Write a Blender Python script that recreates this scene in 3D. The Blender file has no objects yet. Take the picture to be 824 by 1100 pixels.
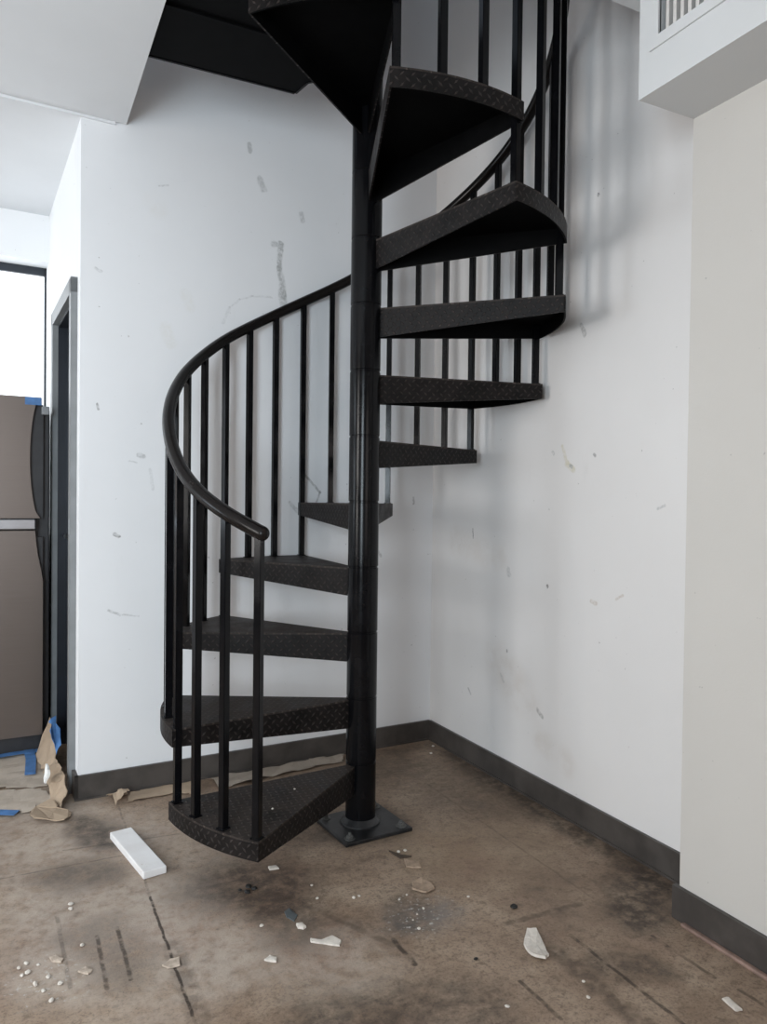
import bpy, bmesh, math, random
from math import sin, cos, radians, pi
from mathutils import Vector, Matrix, noise
random.seed(7)
S = bpy.context.scene
COL = S.collection

# ------------------------------------------------------------------ helpers
def link(o, parent=None):
    COL.objects.link(o)
    if parent is not None:
        o.parent = parent
    return o

def obj(name, bm, mat, parent=None, smooth=False, loc=None, rotz=0.0):
    me = bpy.data.meshes.new(name)
    bmesh.ops.recalc_face_normals(bm, faces=bm.faces[:])
    bm.to_mesh(me); bm.free()
    mats = mat if isinstance(mat, (list, tuple)) else [mat]
    for m in mats:
        me.materials.append(m)
    if smooth:
        for p in me.polygons:
            p.use_smooth = True
        try:
            me.set_sharp_from_angle(angle=radians(40))
        except Exception:
            pass
    o = bpy.data.objects.new(name, me)
    link(o, parent)
    if loc is not None:
        o.location = loc
    if rotz:
        o.rotation_euler = (0, 0, rotz)
    return o

def empty(name, loc=(0, 0, 0)):
    o = bpy.data.objects.new(name, None)
    o.empty_display_size = 0.1
    link(o); o.location = loc
    return o

def tag(o, label, cat, group=None):
    o['label'] = label; o['category'] = cat
    if group:
        o['group'] = group
    return o

def struct(o):
    o['kind'] = 'structure'
    return o

def BM():
    return bmesh.new()

def box(bm, x0, x1, y0, y1, z0, z1, M=None):
    vs = []
    for x in (x0, x1):
        for y in (y0, y1):
            for z in (z0, z1):
                p = Vector((x, y, z))
                vs.append(bm.verts.new(M @ p if M else p))
    for f in ((0, 1, 3, 2), (4, 6, 7, 5), (0, 4, 5, 1), (2, 3, 7, 6), (0, 2, 6, 4), (1, 5, 7, 3)):
        bm.faces.new([vs[i] for i in f])
    return vs

def prism(bm, pts, z0, z1, M=None):
    n = len(pts)
    a = [Vector((p[0], p[1], z0)) for p in pts]
    b = [Vector((p[0], p[1], z1)) for p in pts]
    if M:
        a = [M @ p for p in a]; b = [M @ p for p in b]
    a = [bm.verts.new(p) for p in a]; b = [bm.verts.new(p) for p in b]
    bm.faces.new(a[::-1]); bm.faces.new(b)
    for i in range(n):
        j = (i + 1) % n
        bm.faces.new((a[i], a[j], b[j], b[i]))

def lathe(bm, prof, n=32, c=(0, 0)):
    rings = []
    for r, z in prof:
        rings.append([bm.verts.new((c[0] + r * cos(2 * pi * k / n), c[1] + r * sin(2 * pi * k / n), z)) for k in range(n)])
    for a, b in zip(rings, rings[1:]):
        for k in range(n):
            bm.faces.new((a[k], a[(k + 1) % n], b[(k + 1) % n], b[k]))
    bm.faces.new(rings[0][::-1]); bm.faces.new(rings[-1])

def tube(bm, pts, r, n=12, r_fn=None):
    pts = [Vector(p) for p in pts]
    rings = []
    for i, p in enumerate(pts):
        t = (pts[min(i + 1, len(pts) - 1)] - pts[max(i - 1, 0)]).normalized()
        u = t.cross(Vector((0, 0, 1)))
        if u.length < 1e-4:
            u = Vector((1, 0, 0))
        u.normalize(); v = u.cross(t)
        rr = r_fn(i) if r_fn else r
        rings.append([bm.verts.new(p + (u * cos(2 * pi * k / n) + v * sin(2 * pi * k / n)) * rr) for k in range(n)])
    for a, b in zip(rings, rings[1:]):
        for k in range(n):
            bm.faces.new((a[k], a[(k + 1) % n], b[(k + 1) % n], b[k]))
    bm.faces.new(rings[0][::-1]); bm.faces.new(rings[-1])

def bevel(bm, w, seg=2):
    bmesh.ops.bevel(bm, geom=bm.edges[:], offset=w, segments=seg, affect='EDGES', profile=0.5)

# ------------------------------------------------------------------ node helpers
class N:
    def __init__(s, name):
        s.m = bpy.data.materials.new(name); s.m.use_nodes = True
        s.t = s.m.node_tree; s.t.nodes.clear()
        s.out = s.t.nodes.new('ShaderNodeOutputMaterial')
        s.b = s.t.nodes.new('ShaderNodeBsdfPrincipled')
        s.t.links.new(s.b.outputs[0], s.out.inputs[0])
    def new(s, t, **k):
        n = s.t.nodes.new(t)
        for a, v in k.items():
            setattr(n, a, v)
        return n
    def L(s, a, b):
        s.t.links.new(a, b)
    def put(s, inp, v):
        if hasattr(v, 'is_output') or isinstance(v, bpy.types.NodeSocket):
            s.L(v, inp)
        else:
            inp.default_value = v
    def math(s, op, a, b=0.0, c=None, clamp=False):
        n = s.new('ShaderNodeMath', operation=op); n.use_clamp = clamp
        s.put(n.inputs[0], a); s.put(n.inputs[1], b)
        if c is not None:
            s.put(n.inputs[2], c)
        return n.outputs[0]
    def vmath(s, op, a, b=None, scale=None):
        n = s.new('ShaderNodeVectorMath', operation=op)
        s.put(n.inputs[0], a)
        if b is not None:
            s.put(n.inputs[1], b)
        if scale is not None:
            s.put(n.inputs['Scale'], scale)
        return n.outputs['Value'] if op in ('LENGTH', 'DOT_PRODUCT', 'DISTANCE') else n.outputs[0]
    def coord(s, which='Object'):
        return s.new('ShaderNodeTexCoord').outputs[which]
    def noise(s, vec, scale, detail=4, rough=0.55, dist=0.0, out='Fac'):
        n = s.new('ShaderNodeTexNoise'); s.L(vec, n.inputs['Vector'])
        n.inputs['Scale'].default_value = scale; n.inputs['Detail'].default_value = detail
        n.inputs['Roughness'].default_value = rough; n.inputs['Distortion'].default_value = dist
        return n.outputs[out]
    def map(s, v, a, b, c=0.0, d=1.0):
        n = s.new('ShaderNodeMapRange'); n.interpolation_type = 'SMOOTHSTEP'
        s.L(v, n.inputs[0])
        for i, x in enumerate((a, b, c, d)):
            n.inputs[i + 1].default_value = x
        return n.outputs[0]
    def mix(s, f, a, b, mode='MIX'):
        n = s.new('ShaderNodeMix', data_type='RGBA', blend_type=mode)
        s.put(n.inputs[0], f)
        for i, v in ((6, a), (7, b)):
            if isinstance(v, tuple) and len(v) == 3:
                v = v + (1.0,)
            s.put(n.inputs[i], v)
        return n.outputs[2]
    def scalevec(s, v, xyz):
        n = s.new('ShaderNodeMapping'); s.L(v, n.inputs[0]); n.inputs['Scale'].default_value = xyz
        return n.outputs[0]
    def seg(s, P, a, b, w, soft):
        """mask: 1 on the stroke a-b of half width w, 0 beyond w+soft"""
        a = Vector(a); b = Vector(b); ba = b - a
        pa = s.vmath('SUBTRACT', P, tuple(a))
        L2 = ba.length_squared
        if L2 > 1e-9:
            h = s.math('DIVIDE', s.vmath('DOT_PRODUCT', pa, tuple(ba)), L2, clamp=True)
            d = s.vmath('LENGTH', s.vmath('SUBTRACT', pa, s.vmath('SCALE', tuple(ba), scale=h)))
        else:
            d = s.vmath('LENGTH', pa)
        return s.map(d, w, w + soft, 1.0, 0.0)
    def warp(s, P, scale, amt):
        c = s.noise(P, scale, 3, 0.6, out='Color')
        v = s.vmath('SUBTRACT', c, (0.5, 0.5, 0.5))
        return s.vmath('ADD', P, s.vmath('SCALE', v, scale=amt))
    def bump(s, h, strength, dist=0.01, prev=None):
        n = s.new('ShaderNodeBump'); s.L(h, n.inputs['Height'])
        n.inputs['Strength'].default_value = strength; n.inputs['Distance'].default_value = dist
        if prev is not None:
            s.L(prev, n.inputs['Normal'])
        s.L(n.outputs[0], s.b.inputs['Normal'])
        return n.outputs[0]
    def color(s, v):
        if isinstance(v, tuple) and len(v) == 3:
            v = v + (1.0,)
        s.put(s.b.inputs['Base Color'], v); return s
    def rough(s, v):
        s.put(s.b.inputs['Roughness'], v); return s

def simple(name, col, rough=0.5, metal=0.0, var=0.12, scale=20.0, bump=0.0, spec=0.5):
    n = N(name)
    P = n.coord()
    f = n.noise(P, scale, 4)
    n.color(n.mix(n.map(f, 0.3, 0.7), tuple(c * (1 - var) for c in col), tuple(min(1, c * (1 + var)) for c in col)))
    n.rough(rough); n.b.inputs['Metallic'].default_value = metal
    n.b.inputs['Specular IOR Level'].default_value = spec
    if bump:
        n.bump(f, bump, 0.004)
    return n.m

def wall_paint(name, col, marks, warm=0.0):
    n = N(name); P = n.coord()
    big = n.noise(P, 1.3, 4, 0.6)
    c = n.mix(n.map(big, 0.3, 0.7), tuple(x * 0.965 for x in col), col)
    sm = n.noise(n.scalevec(P, (1, 1, 0.35)), 7.0, 5, 0.65)
    c = n.mix(n.map(sm, 0.62, 0.78, 0, 0.16), c, (0.55, 0.53, 0.5))
    sp = n.noise(P, 55.0, 2, 0.5)
    c = n.mix(n.map(sp, 0.755, 0.79, 0, 0.55), c, (0.28, 0.27, 0.26))
    W = n.warp(P, 25.0, 0.022)
    W2 = n.warp(P, 30.0, 0.016)
    br = n.map(n.noise(P, 75.0, 4, 0.7), 0.36, 0.62, 0.30, 0.95)
    brs = n.map(n.noise(P, 9.0, 5, 0.65), 0.35, 0.65, 0.2, 1.0)
    for (a, b, w, soft, k, mc) in marks:
        m = n.seg(W2 if w < 0.006 else W, a, b, w, soft)
        m = n.math('MULTIPLY', n.math('MULTIPLY', m, br if w < 0.015 else brs), k, clamp=True)
        c = n.mix(m, c, mc)
    n.color(c).rough(0.62)
    n.b.inputs['Specular IOR Level'].default_value = 0.3
    fine = n.noise(P, 160.0, 3, 0.6)
    h = n.math('ADD', n.math('MULTIPLY', fine, 0.25), n.math('MULTIPLY', sm, 0.6))
    n.bump(h, 0.12, 0.01)
    return n.m

GR = (0.33, 0.34, 0.34); DK = (0.12, 0.115, 0.11); PL = (0.62, 0.58, 0.46); BR = (0.45, 0.36, 0.28)

# ------------------------------------------------------------------ calibrated layout
PSI = math.atan(0.0496)                        # the back wall is a few degrees off square
HM = Matrix.Rotation(PSI, 4, 'Z')              # frame of the back wall and the hallway behind it
ZC = 2.66; ZU = 2.816; ZT = 5.2
PX, PY = -0.719, -0.742
TH0 = -138.79; DT = 32.925; RISE = 0.235; Z1 = 0.2314; RO = 0.703; TW = 35.4

def on_back(x, z, y=0.012):                    # point on the back wall face (world)
    return tuple(HM @ Vector((x, y, z)))

bm_ = []
def mk(x1, z1, x2, z2, w, soft, k, c=GR):
    bm_.append((on_back(x1, z1), on_back(x2, z2), w, soft, k, c))
mk(-0.835, 2.30, -0.80, 2.305, 0.006, 0.012, 0.6); mk(-0.803, 2.31, -0.806, 2.20, 0.007, 0.008, 0.8)
mk(-0.806, 2.20, -0.785, 2.08, 0.007, 0.012, 0.75); mk(-0.795, 2.10, -0.78, 2.03, 0.012, 0.012, 0.6)
mk(-1.03, 2.0, -0.985, 2.04, 0.002, 0.004, 0.3); mk(-0.985, 2.04, -0.93, 2.062, 0.002, 0.004, 0.3); mk(-0.93, 2.062, -0.84, 2.068, 0.002, 0.004, 0.3)
mk(-1.06, 1.93, -1.03, 2.0, 0.003, 0.006, 0.22)
mk(-0.68, 1.30, -0.60, 1.22, 0.004, 0.004, 0.6, DK); mk(-0.60, 1.22, -0.62, 1.17, 0.003, 0.003, 0.5, DK)
mk(-0.745, 1.17, -0.70, 1.12, 0.006, 0.006, 0.5); mk(-1.495, 1.038, -1.478, 1.030, 0.005, 0.004, 0.9, DK)
mk(-1.405, 1.36, -1.385, 1.35, 0.006, 0.006, 0.6); mk(-1.515, 0.735, -1.47, 0.715, 0.003, 0.004, 0.6)
mk(-1.46, 0.715, -1.40, 0.705, 0.002, 0.003, 0.5); mk(-1.44, 1.33, -1.41, 1.325, 0.002, 0.003, 0.5)
mk(-1.56, 1.55, -1.557, 1.53, 0.003, 0.003, 0.9, DK); mk(-0.95, 2.71, -0.945, 2.68, 0.006, 0.006, 0.6)
mk(-0.90, 2.57, -0.885, 2.53, 0.009, 0.01, 0.55); mk(-0.705, 2.46, -0.70, 2.43, 0.006, 0.008, 0.5)
mk(-1.33, 2.45, -1.29, 2.46, 0.002, 0.003, 0.4); mk(-1.57, 2.08, -1.55, 2.07, 0.004, 0.004, 0.5)
mk(-1.30, 1.88, -1.28, 1.82, 0.014, 0.02, 0.16, PL); mk(-0.56, 2.08, -0.55, 2.03, 0.004, 0.005, 0.6)
mk(-1.22, 2.03, -1.2, 1.98, 0.012, 0.02, 0.14, PL); mk(-1.35, 2.38, -1.33, 2.36, 0.02, 0.04, 0.14, PL)
mk(-0.30, 0.95, -0.28, 0.92, 0.004, 0.004, 0.6); mk(-0.10, 1.2, -0.1, 1.17, 0.004, 0.004, 0.6, DK)
mk(-1.36, 1.30, -1.345, 1.22, 0.004, 0.004, 0.25)
rm_ = []
def mr(y1, z1, y2, z2, w, soft, k, c=GR):
    rm_.append(((0.012, y1, z1), (0.012, y2, z2), w, soft, k, c))
mr(-0.955, 1.40, -0.985, 1.33, 0.005, 0.007, 0.7, PL); mr(-0.985, 1.33, -1.02, 1.31, 0.009, 0.008, 0.8, PL)
mr(-1.0, 1.325, -1.01, 1.32, 0.004, 0.004, 0.8, GR); mr(-0.90, 1.38, -0.905, 1.375, 0.006, 0.004, 0.5, GR)
mr(-1.13, 1.36, -1.135, 1.355, 0.005, 0.004, 0.6, DK); mr(-0.62, 0.90, -0.63, 0.88, 0.007, 0.01, 0.5)
mr(-0.35, 1.06, -0.352, 1.02, 0.003, 0.003, 0.7, DK); mr(-0.88, 0.86, -0.883, 0.855, 0.004, 0.003, 0.8, DK)
mr(-1.125, 0.83, -1.15, 0.825, 0.006, 0.006, 0.5, BR); mr(-1.25, 0.85, -1.28, 0.87, 0.003, 0.004, 0.5, BR)
mr(-1.43, 1.17, -1.46, 1.18, 0.003, 0.004, 0.5); mr(-0.55, 0.50, -0.75, 0.38, 0.03, 0.10, 0.22, BR)
mr(-0.58, 0.45, -0.60, 0.42, 0.004, 0.005, 0.5); mr(-0.33, 0.33, -0.35, 0.31, 0.004, 0.004, 0.6, DK)
mr(-0.83, 0.36, -0.86, 0.34, 0.005, 0.006, 0.6, DK); mr(-0.62, 0.56, -0.622, 0.55, 0.003, 0.003, 0.8, DK)
mr(-1.13, 2.29, -1.131, 2.285, 0.004, 0.003, 0.8, DK); mr(-1.05, 1.84, -1.07, 1.80, 0.007, 0.006, 0.5, DK)
mr(-0.8, 2.6, -0.82, 2.5, 0.006, 0.008, 0.5); mr(-0.85, 0.25, -1.0, 0.2, 0.02, 0.06, 0.2, BR)
mr(-0.2, 1.0, -0.55, 0.95, 0.02, 0.08, 0.18, BR)

M_BACK = wall_paint('back_wall_paint', (0.80, 0.81, 0.825), bm_)
M_RIGHT = wall_paint('right_wall_paint', (0.755, 0.735, 0.722), rm_)
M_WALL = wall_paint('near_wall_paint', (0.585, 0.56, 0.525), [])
M_REAR = simple('rear_wall_paint', (0.20, 0.17, 0.15), 0.8, var=0.2, scale=6)
M_HALL = wall_paint('hall_paint', (0.82, 0.83, 0.84), [])
M_CEIL = simple('ceiling_paint', (0.71, 0.725, 0.74), 0.7, var=0.015, scale=3, spec=0.25)
M_BASE = simple('baseboard_paint', (0.064, 0.056, 0.051), 0.42, var=0.25, scale=9, bump=0.1)
M_TRIMGREY = simple('door_trim_paint', (0.20, 0.21, 0.215), 0.45, var=0.1, scale=8)
M_DOOR = simple('door_paint', (0.012, 0.015, 0.022), 0.35, var=0.2, scale=6)
M_FRAME = simple('dark_window_frame', (0.015, 0.02, 0.028), 0.35)
M_BOX = simple('bulkhead_paint', (0.62, 0.63, 0.635), 0.55, var=0.015, scale=4, spec=0.3)
M_GRILLE = simple('grille_enamel', (0.62, 0.60, 0.58), 0.4, var=0.06, scale=30)
M_VOID = simple('duct_inside', (0.02, 0.018, 0.017), 0.8)

# ------------------------------------------------------------------ floor material
def floor_material():
    n = N('stained_subfloor'); P = n.coord()
    W = n.warp(P, 5.0, 0.10)
    big = n.noise(W, 1.6, 5, 0.62); mid = n.noise(W, 5.5, 6, 0.68); fine = n.noise(P, 38.0, 8, 0.78)
    c = n.mix(n.map(big, 0.32, 0.68), (0.225, 0.155, 0.106), (0.355, 0.262, 0.192))
    c = n.mix(n.map(mid, 0.42, 0.72, 0, 0.75), c, (0.43, 0.335, 0.25))
    c = n.mix(n.map(mid, 0.28, 0.46, 0.65, 0), c, (0.095, 0.066, 0.047))
    red = n.noise(P, 2.3, 3, 0.5, 0.4)
    c = n.mix(n.map(red, 0.52, 0.72, 0, 0.45), c, (0.27, 0.16, 0.115))
    c = n.mix(n.map(fine, 0.32, 0.54, 0.62, 0), c, (0.075, 0.052, 0.038))
    c = n.mix(n.map(fine, 0.60, 0.80, 0, 0.45), c, (0.46, 0.38, 0.31))
    vf = n.noise(P, 120.0, 4, 0.7)
    c = n.mix(n.map(vf, 0.36, 0.5, 0.45, 0), c, (0.09, 0.062, 0.045)); c = n.mix(n.map(vf, 0.6, 0.74, 0, 0.4), c, (0.50, 0.42, 0.34))
    Wd = n.warp(P, 6.0, 0.16)
    brk = n.map(n.noise(P, 22.0, 4, 0.65), 0.30, 0.62, 0.25, 1.0)
    def blot(x, y, x2, y2, w, soft, k, col):
        nonlocal c
        m = n.math('MULTIPLY', n.math('MULTIPLY', n.seg(Wd, (x, y, 0), (x2, y2, 0), w, soft), brk), k, clamp=True)
        c = n.mix(m, c, col)
    LT = (0.47, 0.40, 0.34); DB = (0.035, 0.027, 0.022); GY = (0.20, 0.185, 0.175)
    # bleached and scraped patches, paler left floor, darker back corner
    blot(-1.43, -0.95, -1.40, -1.30, 0.05, 0.16, 0.6, LT); blot(-1.25, -1.36, -1.10, -1.46, 0.05, 0.18, 0.5, LT)
    blot(-1.80, -0.25, -1.55, -0.42, 0.08, 0.22, 0.55, LT); blot(-1.85, -0.55, -1.60, -0.95, 0.10, 0.22, 0.55, LT); blot(-1.75, -0.95, -1.55, -1.35, 0.08, 0.2, 0.4, LT); blot(-1.4, -0.55, -1.3, -0.75, 0.04, 0.15, 0.35, LT); blot(-0.35, -0.35, -0.15, -0.75, 0.12, 0.22, 0.45, (0.085, 0.064, 0.046)); blot(-0.6, -0.25, -0.3, -0.25, 0.08, 0.15, 0.4, (0.10, 0.075, 0.055)); blot(-0.5, -1.0, -0.3, -1.1, 0.06, 0.2, 0.35, (0.33, 0.245, 0.16)); blot(-1.80, -1.15, -1.74, -1.25, 0.04, 0.10, 0.6, LT)  # left floor's stronger light painted in as pale patches; back corner darker
    blot(-0.84, -1.36, -0.78, -1.38, 0.03, 0.10, 0.7, GY); blot(-0.62, -0.98, -0.55, -1.2, 0.05, 0.2, 0.35, (0.28, 0.20, 0.13))
    blot(-0.30, -1.2, -0.42, -1.5, 0.05, 0.2, 0.3, (0.27, 0.2, 0.145)); blot(-1.85, 0.0, -1.7, -0.1, 0.08, 0.15, 0.5, LT)
    # grime and darker patches
    blot(-1.62, -0.30, -1.55, -0.50, 0.03, 0.09, 0.8, DB); blot(-1.70, -0.68, -1.64, -0.72, 0.03, 0.12, 0.6, DB)
    blot(-1.24, -0.96, -1.15, -1.05, 0.05, 0.20, 0.75, DB); blot(-1.18, -1.2, -1.16, -1.28, 0.03, 0.12, 0.55, DB)  # first patch: black residue with the stair's shadow painted in
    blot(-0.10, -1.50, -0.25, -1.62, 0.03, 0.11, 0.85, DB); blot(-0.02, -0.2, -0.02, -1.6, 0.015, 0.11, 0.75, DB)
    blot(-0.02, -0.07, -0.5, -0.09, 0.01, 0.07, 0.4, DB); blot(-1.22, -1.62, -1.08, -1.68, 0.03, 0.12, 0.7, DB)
    blot(-0.92, -1.70, -0.88, -1.76, 0.03, 0.12, 0.55, DB); blot(-0.82, -1.28, -0.86, -1.36, 0.03, 0.10, 0.55, DB)
    blot(-1.66, -1.05, -1.60, -1.25, 0.03, 0.10, 0.4, DB); blot(-0.50, -1.75, -0.40, -1.83, 0.02, 0.08, 0.6, DB)
    blot(-1.02, -0.20, -0.95, -0.6, 0.1, 0.2, 0.3, DB); blot(-0.71, -0.75, -0.71, -0.75, 0.13, 0.10, 0.5, DB)  # darker floor under the stair and round the base plate
    # joints of the boards and dragged scratches
    Ws = n.warp(P, 18.0, 0.010)
    brk2 = n.map(n.noise(P, 30.0, 3, 0.6), 0.36, 0.55, 0.15, 1.0)
    def line(x, y, x2, y2, w, k, col=(0.03, 0.021, 0.016), br=True):
        nonlocal c
        m = n.seg(Ws, (x, y, 0), (x2, y2, 0), w, w * 1.6)
        if br:
            m = n.math('MULTIPLY', m, brk2)
        c = n.mix(n.math('MULTIPLY', m, k), c, col)
    line(-1.492, -0.90, -1.489, -2.3, 0.0022, 0.9); line(-1.480, -1.20, -1.478, -2.3, 0.014, 0.35)
    line(-1.654, -1.07, -1.655, -1.31, 0.003, 0.7); line(-1.600, -1.05, -1.598, -1.30, 0.003, 0.75)
    line(-1.745, -0.92, -1.735, -1.27, 0.003, 0.4); line(-0.938, -1.43, -0.938, -1.55, 0.004, 0.8)
    line(-0.490, -1.62, -0.490, -2.1, 0.003, 0.75); line(-0.576, -1.66, -0.576, -2.2, 0.016, 0.45)
    line(-0.735, -1.72, -0.733, -1.87, 0.003, 0.7); line(-0.288, -1.72, -0.285, -1.92, 0.003, 0.6)
    line(-0.62, -1.498, -0.36, -1.506, 0.006, 0.45); line(-0.27, -1.98, -0.26, -2.2, 0.003, 0.6)
    line(-1.14, -1.07, -0.95, -1.45, 0.006, 0.35); line(-1.7, -0.5, -1.2, -0.55, 0.003, 0.35)
    line(-1.49, -0.2, -1.49, -0.9, 0.002, 0.4); line(-1.9, -0.62, -1.49, -0.62, 0.002, 0.4)
    line(-0.9, -0.3, -0.3, -0.33, 0.002, 0.35); line(-0.3, -0.5, -0.3, -1.5, 0.002, 0.3)
    # white plaster dust
    dust = n.noise(P, 75.0, 3, 0.6)
    dz = n.math('MAXIMUM', n.seg(Wd, (-0.83, -1.37, 0), (-0.79, -1.33, 0), 0.03, 0.12), n.seg(Wd, (-1.80, -1.18, 0), (-1.77, -1.25, 0), 0.03, 0.10))
    m = n.math('MULTIPLY', n.map(dust, 0.58, 0.68), dz)
    c = n.mix(n.math('MULTIPLY', m, 0.7), c, (0.55, 0.53, 0.5))
    c = n.mix(n.map(dust, 0.735, 0.77, 0, 0.6), c, (0.5, 0.45, 0.40))
    n.color(c)
    n.rough(n.map(mid, 0.3, 0.7, 0.50, 0.75))
    n.b.inputs['Specular IOR Level'].default_value = 0.35
    h = n.math('ADD', n.math('MULTIPLY', fine, 0.6), n.math('MULTIPLY', mid, 0.6))
    n.bump(h, 0.35, 0.012)
    return n.m
M_FLOOR = floor_material()

# ------------------------------------------------------------------ room shell
bm = BM(); box(bm, -5.6, 0.25, -6.0, 3.0, -0.1, 0.0)
struct(obj('floor', bm, M_FLOOR))
bm = BM(); box(bm, -1.626, 0.20, 0.012, 0.13, 0, ZT, HM)
struct(obj('wall_back', bm, M_BACK))
bm = BM(); box(bm, 0.012, 0.14, -1.80, 0.10, 0, ZT)
struct(obj('wall_right', bm, M_RIGHT))
bm = BM(); box(bm, -0.153, 0.14, -7.0, -1.69, 0, ZT)
struct(obj('wall_near', bm, M_WALL))
# ceiling slab with the stairwell cut out of it
bm = BM()
prism(bm, [(-5.6, -7.0), (0.12, -7.0), (0.12, -1.508), (-1.458, -1.508), (-1.458, -0.069), (-5.6, -0.278)], ZC, ZU)
struct(obj('ceiling', bm, M_CEIL))
bm = BM(); box(bm, -5.6, -1.50, 0.004, 1.75, ZC - 0.010, ZU, HM)
struct(obj('ceiling_hall', bm, M_CEIL))
bm = BM(); box(bm, -5.6, 0.14, -7.0, 0.2, ZT, ZT + 0.1)
struct(obj('ceiling_upper', bm, M_CEIL))

# side wall of the hallway, with its door
dy0, dy1, dz1 = 0.135, 0.765, 2.00
bm = BM()
box(bm, -1.626, -1.50, 0.13, dy0, 0, ZC, HM)
box(bm, -1.626, -1.50, dy0, dy1, dz1, ZC, HM)
box(bm, -1.626, -1.50, dy1, 1.75, 0, ZC, HM)
struct(obj('wall_side', bm, M_HALL))
bm = BM()
for (a0, a1, z0, z1) in ((0.088, dy0 + 0.005, 0, dz1 + 0.05), (dy1 - 0.005, dy1 + 0.065, 0, dz1 + 0.05), (0.088, dy1 + 0.065, dz1 - 0.005, dz1 + 0.055)):
    box(bm, -1.651, -1.624, a0, a1, z0, z1, HM)
nf0 = len(bm.faces)
box(bm, -1.626, -1.51, dy0 - 0.004, dy0 + 0.014, 0, dz1, HM)
box(bm, -1.626, -1.51, dy1 - 0.014, dy1 + 0.004, 0, dz1, HM)
box(bm, -1.626, -1.51, dy0, dy1, dz1 - 0.016, dz1 + 0.002, HM)
box(bm, -1.585, -1.572, dy0 + 0.012, dy0 + 0.026, 0, dz1 - 0.016, HM)
box(bm, -1.585, -1.572, dy1 - 0.026, dy1 - 0.012, 0, dz1 - 0.016, HM)
bm.faces.ensure_lookup_table()
for f in bm.faces[nf0:]:
    f.material_index = 1
struct(obj('trim_1', bm, [M_TRIMGREY, M_DOOR]))
bm = BM(); box(bm, -1.57, -1.535, dy0 + 0.016, dy1 - 0.016, 0.012, dz1 - 0.018, HM)
for (a0, a1) in ((0.19, 0.42), (0.48, 0.71)):
    for (z0, z1) in ((0.15, 0.85), (1.0, 1.85)):
        box(bm, -1.576, -1.569, a0, a1, z0, z1, HM)
dr = struct(obj('door_1', bm, M_DOOR))
M_CHROME = simple('chrome', (0.34, 0.35, 0.37), 0.30, 1.0, var=0.03)
bm = BM()
tube(bm, [HM @ Vector(p) for p in ((-1.570, 0.70, 1.0), (-1.60, 0.70, 1.0))], 0.011)
tube(bm, [HM @ Vector(p) for p in ((-1.596, 0.705, 1.0), (-1.598, 0.62, 1.0), (-1.592, 0.60, 0.998))], 0.009)
obj('door_handle', bm, M_CHROME, dr, True)

# far wall of the hallway with the bright dark-framed window
FY = 1.20; wx0, wx1, wz0, wz1 = -3.4, -1.600, 0.95, 2.412
bm = BM()
box(bm, -5.6, wx0, FY, FY + 0.3, 0, ZC, HM); box(bm, wx1, -1.5, FY, FY + 0.3, 0, ZC, HM)
box(bm, wx0, wx1, FY, FY + 0.3, wz1, ZC, HM); box(bm, wx0, wx1, FY, FY + 0.3, 0, wz0, HM)
struct(obj('wall_far', bm, M_HALL))
bm = BM()
y0, y1 = FY + 0.13, FY + 0.18
for (a, b, c, d) in ((wx0, wx0 + 0.04, wz0, wz1), (wx1 - 0.036, wx1, wz0, wz1), (wx0, wx1, wz0, wz0 + 0.04), (wx0, wx1, wz1 - 0.042, wz1), (-2.20, -2.165, wz0, wz1)):
    box(bm, a, b, y0, y1, c, d, HM)
win = struct(obj('window_1', bm, M_FRAME))
nm = N('frosted_daylit_glass')
nm.color((0.85, 0.88, 0.9)).rough(0.3)
nm.b.inputs['Emission Color'].default_value = (0.93, 0.96, 1.0, 1)
nm.b.inputs['Emission Strength'].default_value = 1.5
bm = BM(); box(bm, wx0 + 0.03, wx1 - 0.03, FY + 0.15, FY + 0.158, wz0 + 0.03, wz1 - 0.03, HM)
obj('pane', bm, nm.m, win)

# unseen part of the room behind the camera: dark walls made to hold window lights
LX = -5.5
def wall_with_hole(bm, axis, pos, thick, a0, a1, h0, h1, z0, z1, ztop):
    def bx(p0, p1, q0, q1):
        if axis == 'x':
            box(bm, pos - thick, pos, p0, p1, q0, q1)
        else:
            box(bm, p0, p1, pos - thick, pos, q0, q1)
    bx(a0, h0, 0, ztop); bx(h1, a1, 0, ztop); bx(h0, h1, 0, z0); bx(h0, h1, z1, ztop)
KW = (-0.05, 1.15, 0.9, 2.3)
LW = (-2.65, -1.45, 0.80, 2.25)
bm = BM(); wall_with_hole(bm, 'x', LX, 0.15, -7.1, -0.6, LW[0], LW[1], LW[2], LW[3], ZT); wall_with_hole(bm, 'x', LX, 0.15, -0.6, 1.5, KW[0], KW[1], KW[2], KW[3], ZT)
struct(obj('wall_left', bm, M_REAR))
BW = (-2.0, -0.4, 0.75, 2.15)
CW = (-3.75, -2.60, 0.70, 2.05); CY = -3.6
bm = BM(); wall_with_hole(bm, 'y', -5.8, 0.15, -2.5, 0.15, BW[0], BW[1], BW[2], BW[3], ZT)
struct(obj('wall_front', bm, M_REAR))
bm = BM()
for (a, b, c, d) in ((LW[0], LW[0] + .04, LW[2], LW[3]), (LW[1] - .04, LW[1], LW[2], LW[3]), (LW[0], LW[1], LW[2], LW[2] + .04), (LW[0], LW[1], LW[3] - .04, LW[3]), (LW[0], LW[1], 1.68, 1.72)):
    box(bm, LX - 0.10, LX - 0.05, a, b, c, d)
struct(obj('window_2', bm, M_FRAME))
bm = BM()
for (a, b, c, d) in ((KW[0], KW[0] + .04, KW[2], KW[3]), (KW[1] - .04, KW[1], KW[2], KW[3]), (KW[0], KW[1], KW[2], KW[2] + .04), (KW[0], KW[1], KW[3] - .04, KW[3])):
    box(bm, LX - 0.10, LX - 0.05, a, b, c, d)
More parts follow.
